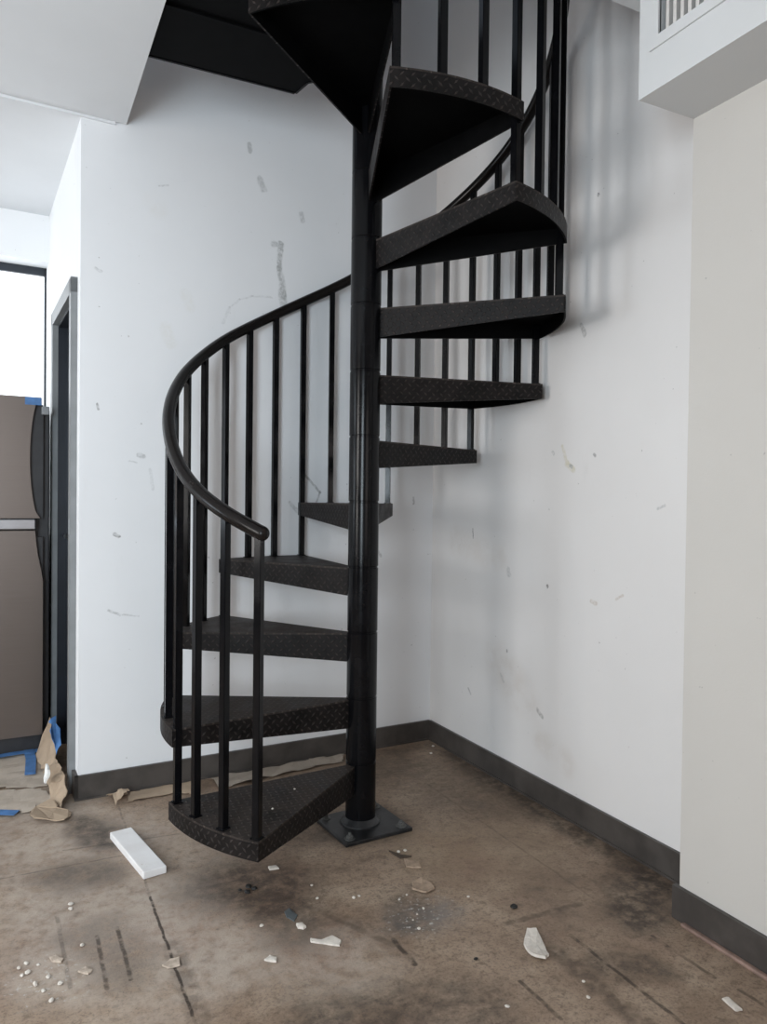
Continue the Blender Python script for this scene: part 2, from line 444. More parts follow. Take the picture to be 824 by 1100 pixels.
struct(obj('added_window_4', bm, M_FRAME))  # unseen window added to brighten the hallway
bm = BM(); wall_with_hole(bm, 'y', CY, 0.15, -5.65, -2.35, CW[0], CW[1], CW[2], CW[3], ZC)  # unseen bay wall added so its window lights the back wall's left
box(bm, -2.5, -2.35, -5.8, CY - 0.15, 0, ZC)
struct(obj('added_bay_wall', bm, M_REAR))
bm = BM()
for (a, b, c, d) in ((CW[0], CW[0] + .04, CW[2], CW[3]), (CW[1] - .04, CW[1], CW[2], CW[3]), (CW[0], CW[1], CW[2], CW[2] + .04), (CW[0], CW[1], CW[3] - .04, CW[3])):
    box(bm, a, b, CY - 0.10, CY - 0.05, c, d)
struct(obj('window_5', bm, M_FRAME))
bm = BM()
for (a, b, c, d) in ((BW[0], BW[0] + .04, BW[2], BW[3]), (BW[1] - .04, BW[1], BW[2], BW[3]), (BW[0], BW[1], BW[2], BW[2] + .04), (BW[0], BW[1], BW[3] - .04, BW[3])):
    box(bm, a, b, -5.90, -5.85, c, d)
struct(obj('added_window_3', bm, M_FRAME))  # unseen window added for the warm fill

# baseboards
HB = 0.096
bm = BM(); box(bm, -1.640, 0.004, 0.0, 0.0125, 0.002, HB, HM); box(bm, -1.640, 0.004, -0.004, 0.0, 0.0, 0.008, HM)
struct(obj('baseboard_back', bm, M_BASE))
bm = BM(); box(bm, 0.0, 0.0125, -1.72, 0.0, 0.002, HB); box(bm, -0.004, 0.0, -1.72, 0.0, 0.0, 0.008)
struct(obj('baseboard_right', bm, M_BASE))
bm = BM(); box(bm, -0.167, -0.1525, -6.95, -1.676, 0.002, HB)
struct(obj('baseboard_near', bm, M_BASE))
M_SHOE = simple('bare_wood_shoe', (0.27, 0.18, 0.145), 0.6, var=0.3, scale=14)
bm = BM(); box(bm, -0.183, -0.1665, -6.9, -1.72, 0.0, 0.011); bevel(bm, 0.004)
struct(obj('trim_2', bm, M_SHOE))
bm = BM()
box(bm, -1.640, -1.626, 0.0, 0.086, 0.002, HB, HM)
struct(obj('baseboard_side', bm, M_BASE))

# ------------------------------------------------------------------ ventilation bulkhead on the near wall
vt = empty('air_conditioning_bulkhead', (-0.153, -1.69, 2.268))
tag(vt, 'white boxed-in air duct with a slatted grille, high on the right wall under the ceiling', 'air duct')
def loc_box(bm, x0, x1, y0, y1, z0, z1):
    o = vt.location
    return box(bm, x0 - o.x, x1 - o.x, y0 - o.y, y1 - o.y, z0 - o.z, z1 - o.z)
GX = -0.362; gy0, gy1, gz0, gz1 = -2.42, -1.760, 2.405, 2.60
bm = BM()
loc_box(bm, GX, -0.153, -1.712, -1.690, 2.268, ZC - .001)          # far end
loc_box(bm, GX, -0.153, -4.5, -1.712, 2.268, 2.290)                # bottom
loc_box(bm, GX, GX + 0.02, -4.5, -1.712, 2.290, gz0)               # face below / above / beside the grille
loc_box(bm, GX, GX + 0.02, -4.5, -1.712, gz1, ZC - .001)
loc_box(bm, GX, GX + 0.02, gy1, -1.712, gz0, gz1)
loc_box(bm, GX, GX + 0.02, -4.5, gy0, gz0, gz1)
loc_box(bm, GX, -0.153, -4.5, -4.48, 2.290, ZC - .001)
obj('casing', bm, M_BOX, vt)
bm = BM()
fr = 0.030
for (a, b, c, d) in ((gy0 - fr, gy1 + fr, gz0 - fr, gz0), (gy0 - fr, gy1 + fr, gz1, gz1 + fr), (gy1, gy1 + fr, gz0, gz1), (gy0 - fr, gy0, gz0, gz1)):
    loc_box(bm, GX - 0.006, GX + 0.004, a, b, c, d)
gf = obj('grille_frame', bm, M_BOX, vt)
ys = gy1 - 0.022
while ys > gy0:
    bm = BM()
    loc_box(bm, GX - 0.002, GX + 0.018, ys - 0.010, ys, gz0, gz1)
    obj('slat', bm, M_GRILLE, vt)
    ys -= 0.0235
bm = BM(); loc_box(bm, GX + 0.045, GX + 0.05, gy0, gy1, gz0, gz1)  # dark sheet standing in for the shade inside the duct
obj('backing', bm, M_VOID, vt)

# ------------------------------------------------------------------ spiral staircase
def black_steel(name, col=(0.0035, 0.0035, 0.0042), r0=0.14, r1=0.22):
    n = N(name); P = n.coord()
    f = n.noise(P, 12.0, 4, 0.6); g = n.noise(P, 60.0, 3, 0.6)
    c = n.mix(n.map(f, 0.45, 0.75, 0, 0.5), col, tuple(x * 1.8 for x in col))
    n.color(c).rough(n.map(f, 0.3, 0.7, r0, r1))
    n.b.inputs['Specular IOR Level'].default_value = 0.16
    n.bump(f, 0.03, 0.004)
    return n.m
M_STEEL = black_steel('black_enamelled_steel')
M_UNDER = simple('shaded_black_underside', (0.0028, 0.0028, 0.0030), 0.6, var=0.2, spec=0.05)  # undersides' shade put into a blacker, duller copy of the steel
M_RAIL = black_steel('black_handrail_paint', (0.008, 0.0065, 0.006), 0.16, 0.27)

def tread_plate(name, top):
    """painted checker plate: raised lozenges, alternately turned, dusty where trodden"""
    n = N(name); uv = n.coord('UV')
    mp = n.new('ShaderNodeMapping'); n.L(uv, mp.inputs[0])
    mp.inputs['Rotation'].default_value = (0, 0, radians(45)); mp.inputs['Scale'].default_value = (46, 46, 46)
    sx = n.new('ShaderNodeSeparateXYZ'); n.L(mp.outputs[0], sx.inputs[0])
    X, Y = sx.outputs[0], sx.outputs[1]
    fx = n.math('SUBTRACT', n.math('FRACT', X), 0.5); fy = n.math('SUBTRACT', n.math('FRACT', Y), 0.5)
    par = n.math('MODULO', n.math('ADD', n.math('FLOOR', X), n.math('FLOOR', Y)), 2.0)
    par = n.math('GREATER_THAN', n.math('ABSOLUTE', par), 0.5)
    ax, ay = n.math('ABSOLUTE', fx), n.math('ABSOLUTE', fy)
    d1 = n.math('ADD', n.math('DIVIDE', ax, 0.52), n.math('DIVIDE', ay, 0.20))
    d2 = n.math('ADD', n.math('DIVIDE', ay, 0.52), n.math('DIVIDE', ax, 0.20))
    mx = n.new('ShaderNodeMix', data_type='FLOAT'); n.L(par, mx.inputs[0]); n.L(d1, mx.inputs[2]); n.L(d2, mx.inputs[3])
    loz = n.map(mx.outputs[0], 0.55, 1.0, 1.0, 0.0)
    P = n.coord()
    dust = n.noise(P, 9.0, 5, 0.65); fine = n.noise(P, 90.0, 3, 0.6)
    if top:
        c = n.mix(n.map(dust, 0.3, 0.65), (0.012, 0.010, 0.0095), (0.040, 0.032, 0.028))
        c = n.mix(n.math('MULTIPLY', loz, n.map(fine, 0.35, 0.65, 0.2, 0.7)), c, (0.105, 0.083, 0.072))
        c = n.mix(n.map(fine, 0.66, 0.80, 0, 0.5), c, (0.20, 0.16, 0.13))
        n.rough(n.map(dust, 0.3, 0.7, 0.42, 0.62))
    else:
        c = n.mix(n.map(dust, 0.35, 0.7), (0.004, 0.0036, 0.0036), (0.012, 0.0095, 0.009))
        c = n.mix(n.math('MULTIPLY', loz, n.map(dust, 0.3, 0.7, 0.3, 0.75)), c, (0.062, 0.050, 0.046))  # lozenges worn lighter, their sparkle painted into the colour
        n.rough(n.map(dust, 0.3, 0.7, 0.36, 0.55))
    n.color(c)
    n.b.inputs['Specular IOR Level'].default_value = 0.18
    n.bump(loz, 1.0, 0.003)
    return n.m
M_TOP = tread_plate('checker_plate_top', True)
M_SIDE = tread_plate('checker_plate_side', False)

stair = empty('spiral_staircase', (PX, PY, 0))
tag(stair, 'black steel spiral staircase with checker-plate treads and round handrail in the corner', 'staircase')

# base plate with bolts
M_PLATE = simple('scuffed_floor_plate', (0.020, 0.020, 0.021), 0.36, 0.2, var=0.5, scale=16, bump=0.3)
bm = BM()
Rb = Matrix.Translation((0.005, -0.012, 0)) @ Matrix.Rotation(radians(4), 4, 'Z')
box(bm, -0.135, 0.135, -0.125, 0.125, 0.0, 0.014, Rb); bevel(bm, 0.003)
lathe(bm, [(0.074, 0.012), (0.073, 0.02), (0.060, 0.032), (0.056, 0.036)], 32)
bp = obj('base_plate', bm, M_PLATE, stair)
M_BOLT = simple('galvanised_bolt', (0.12, 0.12, 0.115), 0.45, 0.5, var=0.3)
for (sx_, sy_) in ((-1, -1), (1, -1), (1, 1), (-1, 1)):
    bm = BM(); c = Rb @ Vector((sx_ * 0.105, sy_ * 0.095, 0))
    lathe(bm, [(0.019, 0.013), (0.019, 0.017)], 16, (c.x, c.y)); lathe(bm, [(0.012, 0.016), (0.012, 0.026), (0.009, 0.028)], 6, (c.x, c.y))
    lathe(bm, [(0.0055, 0.027), (0.0055, 0.036)], 10, (c.x, c.y))
    obj('bolt', bm, M_BOLT, bp)

# central pole
bm = BM(); lathe(bm, [(0.0525, 0.012), (0.0525, 4.2)], 40)
obj('center_pole', bm, M_STEEL, stair, True)
NT = 11

def arc_pts(r, a0, a1, n):
    return [(r * cos(a0 + (a1 - a0) * i / n), r * sin(a0 + (a1 - a0) * i / n)) for i in range(n + 1)]
W_ = radians(TW)

def uv_set(bm, fn):
    lay = bm.loops.layers.uv.new('UVMap')
    for f in bm.faces:
        for l in f.loops:
            l[lay].uv = fn(l.vert.co, f)

def make_tread():
    """one wedge tread, its leading edge along +X, sweeping clockwise; top at z=0"""
    out = []
    bm = BM()
    inner = arc_pts(0.050, -W_, 0, 4); outer = arc_pts(RO, 0, -W_, 16)
    prism(bm, inner + outer, -0.006, 0.0)
    bm.normal_update()
    for f in bm.faces:
        if f.calc_center_median().z < -0.004:
            f.material_index = 1
    uv_set(bm, lambda co, f: (co.x, co.y))
    out.append(('tread', bm, [M_TOP, M_UNDER]))
    bm = BM()
    o, i = arc_pts(RO, 0, -W_, 16), arc_pts(RO - 0.006, 0, -W_, 16)
    prism(bm, o + i[::-1], -0.056, -0.0055)
    for f in bm.faces:
        if math.hypot(*f.calc_center_median()[:2]) < RO - 0.004:
            f.material_index = 1
    uv_set(bm, lambda co, f: (math.atan2(co.y, co.x) * RO, co.z))
    out.append(('rim_band', bm, [M_SIDE, M_UNDER]))
    for sgn, ang in ((-1, 0.0), (1, -W_)):
        bm = BM()
        R_ = Matrix.Rotation(ang, 4, 'Z')
        t0, t1 = (0.0, -0.006) if sgn < 0 else (0.006, 0.0)
        ring = []
        for t in (t0, t1):
            ring.append([bm.verts.new(R_ @ Vector((x, t, z))) for (x, z) in ((0.050, -0.006), (RO - 0.0005, -0.006), (RO - 0.0005, -0.056), (0.050, -0.104))])
        fa = bm.faces.new(ring[0]); fb = bm.faces.new(ring[1][::-1])
        (fb if sgn < 0 else fa).material_index = 1
        for k in range(4):
            bm.faces.new((ring[0][k], ring[0][(k + 1) % 4], ring[1][(k + 1) % 4], ring[1][k]))
        uv_set(bm, lambda co, f: (math.hypot(co.x, co.y), co.z))
        out.append(('side_plate', bm, [M_SIDE, M_UNDER]))
    bm = BM()
    lathe(bm, [(0.0525, 0.006), (0.0552, 0.004), (0.0552, -0.222), (0.0525, -0.2245)], 40)
    out.append(('hub_sleeve', bm, M_STEEL))
    return out

proto = None
def place_tread(i):
    global proto
    ang = radians(TH0 - DT * i); z = Z1 + RISE * i
    if proto is None:
        parts = make_tread()
        r = obj(parts[0][0], parts[0][1], parts[0][2], stair)
        kids = [obj(nm_, b_, m_, r, nm_ == 'hub_sleeve') for nm_, b_, m_ in parts[1:]]
        proto = (r, kids)
    else:
        r = proto[0].copy(); COL.objects.link(r)
        for k in proto[1]:
            c = k.copy(); COL.objects.link(c); c.parent = r
    r.location = (0, 0, z); r.rotation_euler = (0, 0, ang)
    return r
for i in range(NT):
    place_tread(i)

# handrail, slightly uneven like the bent pipe in the photo
HT = [(0, 0.855), (6, 0.842), (14, 0.825), (23, 0.812), (33, 0.812), (45, 0.832), (56, 0.855), (75, 0.880), (100, 0.895), (130, 0.885), (150, 0.872), (190, 0.885), (225, 0.872), (260, 0.87), (400, 0.87)]
def rail_h(k):
    for (a, ha), (b, hb) in zip(HT, HT[1:]):
        if k <= b:
            t = (k - a) / (b - a)
            return ha + (hb - ha) * max(t, 0)
    return HT[-1][1]
RB = 0.682
K0 = 0.8
def rail_pt(k):
    a = radians(TH0 - k)
    return Vector((RB * cos(a), RB * sin(a), Z1 + rail_h(k) + RISE * k / DT))
hp = [rail_pt(K0 + i * 2.5) for i in range(int(362 / 2.5))]
# smooth the heights
for _ in range(4):
    hp = [hp[0]] + [Vector((p.x, p.y, (a.z + 2 * p.z + b.z) / 4)) for a, p, b in zip(hp, hp[1:], hp[2:])] + [hp[-1]]
bm = BM(); tube(bm, hp, 0.0212, 16)
rail = obj('handrail', bm, M_RAIL, stair, True)
bm = BM(); bmesh.ops.create_uvsphere(bm, u_segments=18, v_segments=12, radius=0.0214, matrix=Matrix.Translation(hp[0]))
obj('end_cap', bm, M_RAIL, rail, True)
def rail_z(k):
    f = (k - K0) / 2.5; i = min(int(f), len(hp) - 2); t = f - i
    return hp[i].z * (1 - t) + hp[i + 1].z * t

# balusters, three to a tread; every third one ties two treads together
for nb in range(0, 33):
    k = K0 + nb * DT / 3
    m = nb // 3
    ti = m if (nb % 3 or nb == 0) else m - 1
    zb = Z1 + RISE * ti - (0.001 if nb % 3 or nb == 0 else 0.0)
    a = radians(TH0 - k); x, y = RB * cos(a), RB * sin(a)
    if nb == 0:
        x, y = RB * cos(a - 0.012), RB * sin(a - 0.012)
    bm = BM(); zt = rail_z(k)
    Mb = Matrix.Translation((x, y, 0)) @ Matrix.Rotation(a, 4, 'Z')
    box(bm, -0.0112, 0.0112, -0.0112, 0.0112, zb, zt, Mb)
    bmesh.ops.bevel(bm, geom=[e for e in bm.edges if abs(e.verts[0].co.z - e.verts[1].co.z) > 0.1], offset=0.0016, segments=2, affect='EDGES')
    box(bm, -0.0145, 0.0145, -0.0145, 0.0145, zb, zb + 0.004, Mb)
    obj('baluster', bm, M_STEEL, stair)

# landing at the top, tying the pole to the upper floor
lp = [(-1.457, -0.515), (-0.92, -0.525), (-0.905, -0.612), (-0.765, -0.76), (-1.215, -1.24), (-1.457, -1.46)]
lp = [(x - PX, y - PY) for x, y in lp]
bm = BM(); prism(bm, lp, 2.806, ZU)
uv_set(bm, lambda co, f: (co.x, co.y))
ld = obj('landing', bm, M_TOP, stair)
bm = BM()
for a, b in zip(lp, lp[1:] + lp[:1]):
    d = (Vector((b[0], b[1], 0)) - Vector((a[0], a[1], 0))); L = d.length
    Mx = Matrix.Translation((a[0], a[1], 0)) @ Matrix.Rotation(math.atan2(d.y, d.x), 4, 'Z')
    box(bm, 0, L, 0.0, 0.008, 2.70, 2.8055, Mx)
obj('landing_apron', bm, M_STEEL, ld)
bm = BM(); prism(bm, [(x * 0.985 - 0.004, y * 0.985 - 0.004) for x, y in lp], 2.7015, 2.708)
obj('soffit_plate', bm, M_UNDER, ld)
bm = BM(); box(bm, -0.735, -0.40, -0.085, -0.065, 2.694, 2.701)
obj('stiffener', bm, M_UNDER, ld)

# ------------------------------------------------------------------ refrigerator in the hallway
fg = empty('refrigerator', tuple(HM @ Vector((-2.05, 0.66, 0)))); fg.rotation_euler = (0, 0, PSI)
tag(fg, 'two-door brown-grey stainless refrigerator at the left edge, in front of the bright hallway window', 'refrigerator')
def steel_brushed():
    n = N('brushed_stainless'); P = n.coord()
    f = n.noise(n.scalevec(P, (2, 1, 160)), 3.0, 3, 0.6)
    n.color(n.mix(f, (0.15, 0.126, 0.112), (0.20, 0.168, 0.150))); n.rough(n.map(f, 0.3, 0.7, 0.34, 0.46))
    n.b.inputs['Metallic'].default_value = 0.75
    return n.m
M_SS = steel_brushed()
M_CASE = simple('refrigerator_case', (0.03, 0.03, 0.033), 0.4, var=0.15)
FX0, FX1 = -0.35, 0.350          # local x of the case (right side at world hall x = -1.70)
bm = BM(); box(bm, FX0, FX1 + 0.034, 0.05, 0.52, 0.03, 1.59); bevel(bm, 0.006)
obj('case', bm, M_CASE, fg)
def fdoor(name, z0, z1, scallop):
    pts = []
    nseg = 16
    for i in range(nseg + 1):
        t = i / nseg; z = z0 + (z1 - z0) * t
        pts.append((scallop(t), z))
    bm = BM()
    f0 = [bm.verts.new((FX0, -0.012, z0))] + [bm.verts.new((x, -0.012, z)) for x, z in pts] + [bm.verts.new((FX0, -0.012, z1))]
    f1 = [bm.verts.new((FX0, 0.02, z0))] + [bm.verts.new((x + 0.004, 0.02, z)) for x, z in pts] + [bm.verts.new((FX0, 0.02, z1))]
    bm.faces.new(f0); bm.faces.new(f1[::-1])
    for k in range(len(f0)):
        j = (k + 1) % len(f0)
        bm.faces.new((f0[k], f0[j], f1[j], f1[k]))
    d = obj(name, bm, M_SS, fg)
    bm = BM(); box(bm, FX0, FX1 + 0.004, 0.02, 0.05, z0, z1 - 0.03)
    obj('door_liner', bm, M_CASE, d)
    return d
fd = fdoor('freezer_door', 1.085, 1.636, lambda t: 0.338 - 0.042 * math.sin(pi * min(1, max(0, t))) ** 0.5 if t < 0.96 else 0.343)
ld_ = fdoor('lower_door', 0.09, 1.028, lambda t: 0.352 - (0.034 * ((t - 0.80) / 0.2) ** 0.5 if t > 0.80 else 0))
bm = BM(); box(bm, FX0, 0.322, -0.016, 0.03, 1.032, 1.082); bevel(bm, 0.006)
obj('chrome_strip', bm, M_CHROME, fg)['label'] = 'bright chrome strip between the two doors'
bm = BM(); box(bm, FX0, FX1, 0.03, 0.08, 0.0, 0.085)
obj('toe_grille', bm, M_CASE, fg)
bm = BM(); box(bm, 0.345, 0.378, 0.0, 0.07, 1.560, 1.598); bevel(bm, 0.004)
obj('hinge_cap', bm, simple('hinge_grey', (0.25, 0.26, 0.27), 0.4), fg)
M_TAPE = simple('blue_masking_tape', (0.075, 0.19, 0.42), 0.6, var=0.15, scale=25)
bm = BM(); box(bm, 0.275, 0.3405, -0.0128, -0.0118, 1.600, 1.634); box(bm, 0.3425, 0.3445, -0.0125, 0.018, 1.600, 1.634)
t_ = obj('tape_on_refrigerator', bm, M_TAPE, None, loc=tuple(fg.location)); t_.rotation_euler = (0, 0, PSI)
tag(t_, 'scrap of blue masking tape on the top right corner of the refrigerator', 'tape')

# ------------------------------------------------------------------ floor protection, paper and tape
def paper_mat(name, col, var=0.15):
    n = N(name); P = n.coord()
    f = n.noise(P, 11.0, 5, 0.65); g = n.noise(P, 50.0, 4, 0.7)
    c = n.mix(n.map(f, 0.3, 0.7), tuple(x * (1 - var) for x in col), col)
    c = n.mix(n.map(g, 0.6, 0.8, 0, 0.4), c, tuple(x * 0.55 for x in col))
    n.color(c).rough(0.8); n.b.inputs['Specular IOR Level'].default_value = 0.2
    n.bump(g, 0.25, 0.004)
    return n.m
M_KRAFT = paper_mat('kraft_paper', (0.43, 0.33, 0.24)); M_GREYP = paper_mat('grey_builders_paper', (0.36, 0.31, 0.26))
M_BOARD = paper_mat('floor_protection_board', (0.50, 0.43, 0.36), 0.1)

def sheet(name, poly, mat, z0=0.003, amp=0.010, step=0.02, th=0.002, seed=0, edge=0.010, zf=None, thick=True):
    """a thin crinkled sheet over a ground polygon, with ragged edges"""
    xs = [p[0] for p in poly]; ys_ = [p[1] for p in poly]
    def inside(x, y):
        c = False; j = len(poly) - 1
        for i in range(len(poly)):
            xi, yi = poly[i]; xj, yj = poly[j]
            if (yi > y) != (yj > y) and x < (xj - xi) * (y - yi) / (yj - yi) + xi:
                c = not c
            j = i
        return c
    # boundary with ragged points, then constrained fill and subdivision
    pts = []
    for (a, b) in zip(poly, poly[1:] + poly[:1]):
        L = math.dist(a, b); k = max(1, int(L / step))
        for i in range(k):
            t = i / k
            q = Vector((a[0] + (b[0] - a[0]) * t, a[1] + (b[1] - a[1]) * t, 0))
            nz = noise.noise_vector(q * 25 + Vector((seed * 3.1, 0, 0)))
            pts.append((q.x + nz.x * edge, q.y + nz.y * edge))
    bm = BM(); g = {}
    nx = int((max(xs) - min(xs)) / step) + 2; ny = int((max(ys_) - min(ys_)) / step) + 2
    poly2 = pts
    def near(p):
        return min(poly2, key=lambda q: (q[0] - p[0]) ** 2 + (q[1] - p[1]) ** 2)
    def ins2(x, y):
        c = False; j = len(poly2) - 1
        for i in range(len(poly2)):
            xi, yi = poly2[i]; xj, yj = poly2[j]
            if (yi > y) != (yj > y) and x < (xj - xi) * (y - yi) / (yj - yi) + xi:
                c = not c
            j = i
        return c
    def V(i, j):
        if (i, j) in g:
            return g[(i, j)]
        x = min(xs) + i * step; y = min(ys_) + j * step
        if not ins2(x, y):
            x, y = near((x, y))
        q = Vector((x * 9 + seed * 7.7, y * 9, 0))
        z = z0 + amp * abs(noise.noise(q)) * 1.6 + amp * 0.5 * abs(noise.noise(q * 2.7))
        if zf:
            z = zf(x, y, z)
        g[(i, j)] = bm.verts.new((x, y, max(z, 0.0015)))
        return g[(i, j)]
    for i in range(nx):
        for j in range(ny):
            cx = min(xs) + (i + .5) * step; cy = min(ys_) + (j + .5) * step
            if ins2(cx, cy):
                f = [V(i, j), V(i + 1, j), V(i + 1, j + 1), V(i, j + 1)]
                try:
                    bm.faces.new(f)
                except ValueError:
                    pass
    bmesh.ops.remove_doubles(bm, verts=bm.verts[:], dist=1e-5)
    ret = bmesh.ops.extrude_face_region(bm, geom=bm.faces[:])
    up = [v for v in ret['geom'] if isinstance(v, bmesh.types.BMVert)]
    for v in up:
        v.co.z += th
    return obj(name, bm, mat, None)

tag(sheet('kraft_paper_strip', [(-1.435, -0.085), (-1.175, -0.075), (-1.185, -0.215), (-1.30, -0.17), (-1.455, -0.185)], M_KRAFT, amp=0.012, seed=1),
    'torn tan kraft paper strip along the back baseboard, left of the lowest tread', 'paper')
tag(sheet('grey_paper_strip', [(-1.10, -0.075), (-0.48, -0.045), (-0.515, -0.12), (-0.80, -0.16), (-1.10, -0.205)], M_GREYP, amp=0.010, seed=2),
    'longer greyish torn paper strip along the back baseboard, seen behind the lowest tread', 'paper')
tag(sheet('crumpled_paper', [(-1.530, -0.12), (-1.48, -0.085), (-1.445, -0.095), (-1.450, -0.165), (-1.505, -0.205)], M_KRAFT, amp=0.035, seed=3, step=0.012),
    'small crumpled wad of tan paper by the corner end of the back baseboard', 'paper')
tag(sheet('floor_protection_board', [(-2.05, 0.66), (-1.73, 0.64), (-1.690, 0.40), (-1.730, 0.12), (-2.05, 0.20)], M_BOARD, amp=0.006, seed=4, step=0.025),
    'pale sheet of floor protection board under the blue tape, just in front of the refrigerator', 'floor covering')
tag(sheet('floor_protection_paper', [(-2.05, 0.185), (-1.745, 0.105), (-1.70, -0.02), (-1.80, -0.13), (-2.05, -0.03)], M_BOARD, amp=0.006, seed=5, step=0.025),
    'second pale protection sheet on the floor at the left edge, nearer than the taped one', 'floor covering')

def facets(name, verts, faces, mat, th=0.003):
    bm = BM(); vs = [bm.verts.new(HM @ Vector(v)) for v in verts]
    for f in faces:
        bm.faces.new([vs[i] for i in f])
    bmesh.ops.subdivide_edges(bm, edges=bm.edges[:], cuts=3, use_grid_fill=True)
    bm.verts.ensure_lookup_table()
    for v in bm.verts:
        q = noise.noise_vector(v.co * 22)
        v.co += Vector((q.x, q.y, q.z)) * 0.016
        v.co.z = max(v.co.z, 0.002)
    ret = bmesh.ops.solidify(bm, geom=bm.faces[:], thickness=th)
    for v in bm.verts:
        v.co.z = max(v.co.z, 0.001)
    return obj(name, bm, mat, None)
fp = facets('folded_cardboard', [(-1.735, 0.60, 0.010), (-1.665, 0.62, 0.17), (-1.645, 0.50, 0.17), (-1.715, 0.40, 0.012), (-1.664, 0.36, 0.06), (-1.72, 0.22, 0.035), (-1.665, 0.20, 0.07), (-1.715, 0.04, 0.008), (-1.668, 0.05, 0.09), (-1.675, -0.06, 0.05), (-1.70, -0.06, 0.006)],
            [(0, 1, 2, 3), (3, 2, 4), (3, 4, 6, 5), (5, 6, 8, 7), (7, 8, 9, 10)], M_KRAFT)
tag(fp, 'torn folded brown cardboard crumpled up against the hallway door trim beside the refrigerator', 'cardboard')
fp2 = facets('torn_paper', [(-1.80, -0.03, 0.012), (-1.722, -0.01, 0.02), (-1.712, -0.07, 0.012), (-1.66, -0.13, 0.004), (-1.70, -0.19, 0.004), (-1.80, -0.14, 0.022)],
             [(0, 1, 2, 3, 4, 5)], M_KRAFT)
tag(fp2, 'flat torn tan paper at the foot of the wall corner below the door trim', 'paper')

def strip(name, pts, w, mat, label, z=0.004, cat='tape', wob=0.002):
    """a length of tape lying on the sheet"""
    bm = BM(); L, R_ = [], []
    P2 = []
    for (a, b) in zip(pts, pts[1:]):
        for i in range(8):
            P2.append(Vector(a).lerp(Vector(b), i / 8))
    P2.append(Vector(pts[-1]))
    for i, p in enumerate(P2):
        t = (P2[min(i + 1, len(P2) - 1)] - P2[max(i - 1, 0)]); t.z = 0
        if t.length < 1e-5:
            t = Vector((1, 0, 0))
        t.normalize(); nrm = Vector((-t.y, t.x, 0))
        q = p + Vector((0, 0, z + wob * noise.noise(p * 30)))
        L.append(bm.verts.new(q + nrm * w / 2)); R_.append(bm.verts.new(q - nrm * w / 2))
    for i in range(len(L) - 1):
        bm.faces.new((L[i], R_[i], R_[i + 1], L[i + 1]))
    ret = bmesh.ops.extrude_face_region(bm, geom=bm.faces[:])
    for v in ret['geom']:
        if isinstance(v, bmesh.types.BMVert):
            v.co.z += 0.0012
    return tag(obj(name, bm, mat), label, cat)
strip('blue_tape_strip', [(-1.787, 0.66, 0.004), (-1.778, 0.45, 0.012), (-1.786, 0.25, 0.010)], 0.042, M_TAPE, 'blue tape strip running towards the camera on the pale board before the refrigerator', 0.008)
strip('blue_tape_strip', [(-2.02, 0.545, 0.003), (-1.86, 0.555, 0.012), (-1.72, 0.575, 0.006)], 0.045, M_TAPE, 'blue tape strip lying crosswise along the foot of the refrigerator', 0.008)
strip('blue_tape_strip', [(-2.02, -0.09, 0.0), (-1.90, -0.10, 0.002), (-1.84, -0.13, 0.0)], 0.045, M_TAPE, 'faded blue tape strip on the floor at the left edge, nearest the camera', 0.010)
M_WPAPER = simple('white_scrap', (0.78, 0.78, 0.76), 0.7, var=0.06)
tb = facets('blue_tape_wad', [(-1.690, 0.50, 0.185), (-1.655, 0.52, 0.20), (-1.650, 0.34, 0.12), (-1.670, 0.32, 0.09), (-1.685, 0.40, 0.16)], [(0, 1, 2, 3, 4)], M_TAPE, 0.006)
tag(tb, 'crumpled blue tape stuck on top of the folded cardboard', 'tape')
ws = facets('white_scrap', [(-1.735, 0.14, 0.065), (-1.722, 0.15, 0.115), (-1.716, 0.09, 0.105), (-1.730, 0.075, 0.06)], [(0, 1, 2, 3)], M_WPAPER, 0.008)
tag(ws, 'white paper scrap leaning on the folded cardboard by the door trim', 'paper')

# ------------------------------------------------------------------ the white board offcut
def white_board_mat():
    n = N('chipped_white_paint'); P = n.coord()
    g = n.noise(P, 70.0, 4, 0.6); f = n.noise(P, 8.0, 3)
    c = n.mix(n.map(f, 0.3, 0.7), (0.74, 0.72, 0.71), (0.83, 0.82, 0.82))
    c = n.mix(n.map(g, 0.66, 0.74, 0, 0.7), c, (0.52, 0.40, 0.34))
    n.color(c).rough(0.55); n.bump(g, 0.1, 0.003)
    return n.m
bm = BM(); box(bm, -0.037, 0.037, -0.172, 0.172, 0.0005, 0.024); bevel(bm, 0.003)
b_ = obj('white_board_offcut', bm, white_board_mat(), None, loc=(-1.487, -0.640, 0), rotz=radians(10.0))
tag(b_, 'short chipped white-painted board lying on the floor left of the lowest tread', 'board')

# ------------------------------------------------------------------ crumbs and chips
M_PLASTER = simple('white_plaster', (0.62, 0.57, 0.51), 0.75, var=0.12, scale=60)
M_TANCHIP = simple('tan_board_chip', (0.34, 0.25, 0.18), 0.8, var=0.2, scale=50)
M_GREYCHIP = simple('greyish_chip', (0.45, 0.37, 0.30), 0.8, var=0.2, scale=60)
M_DARKCHIP = simple('black_crumb', (0.012, 0.011, 0.010), 0.6)

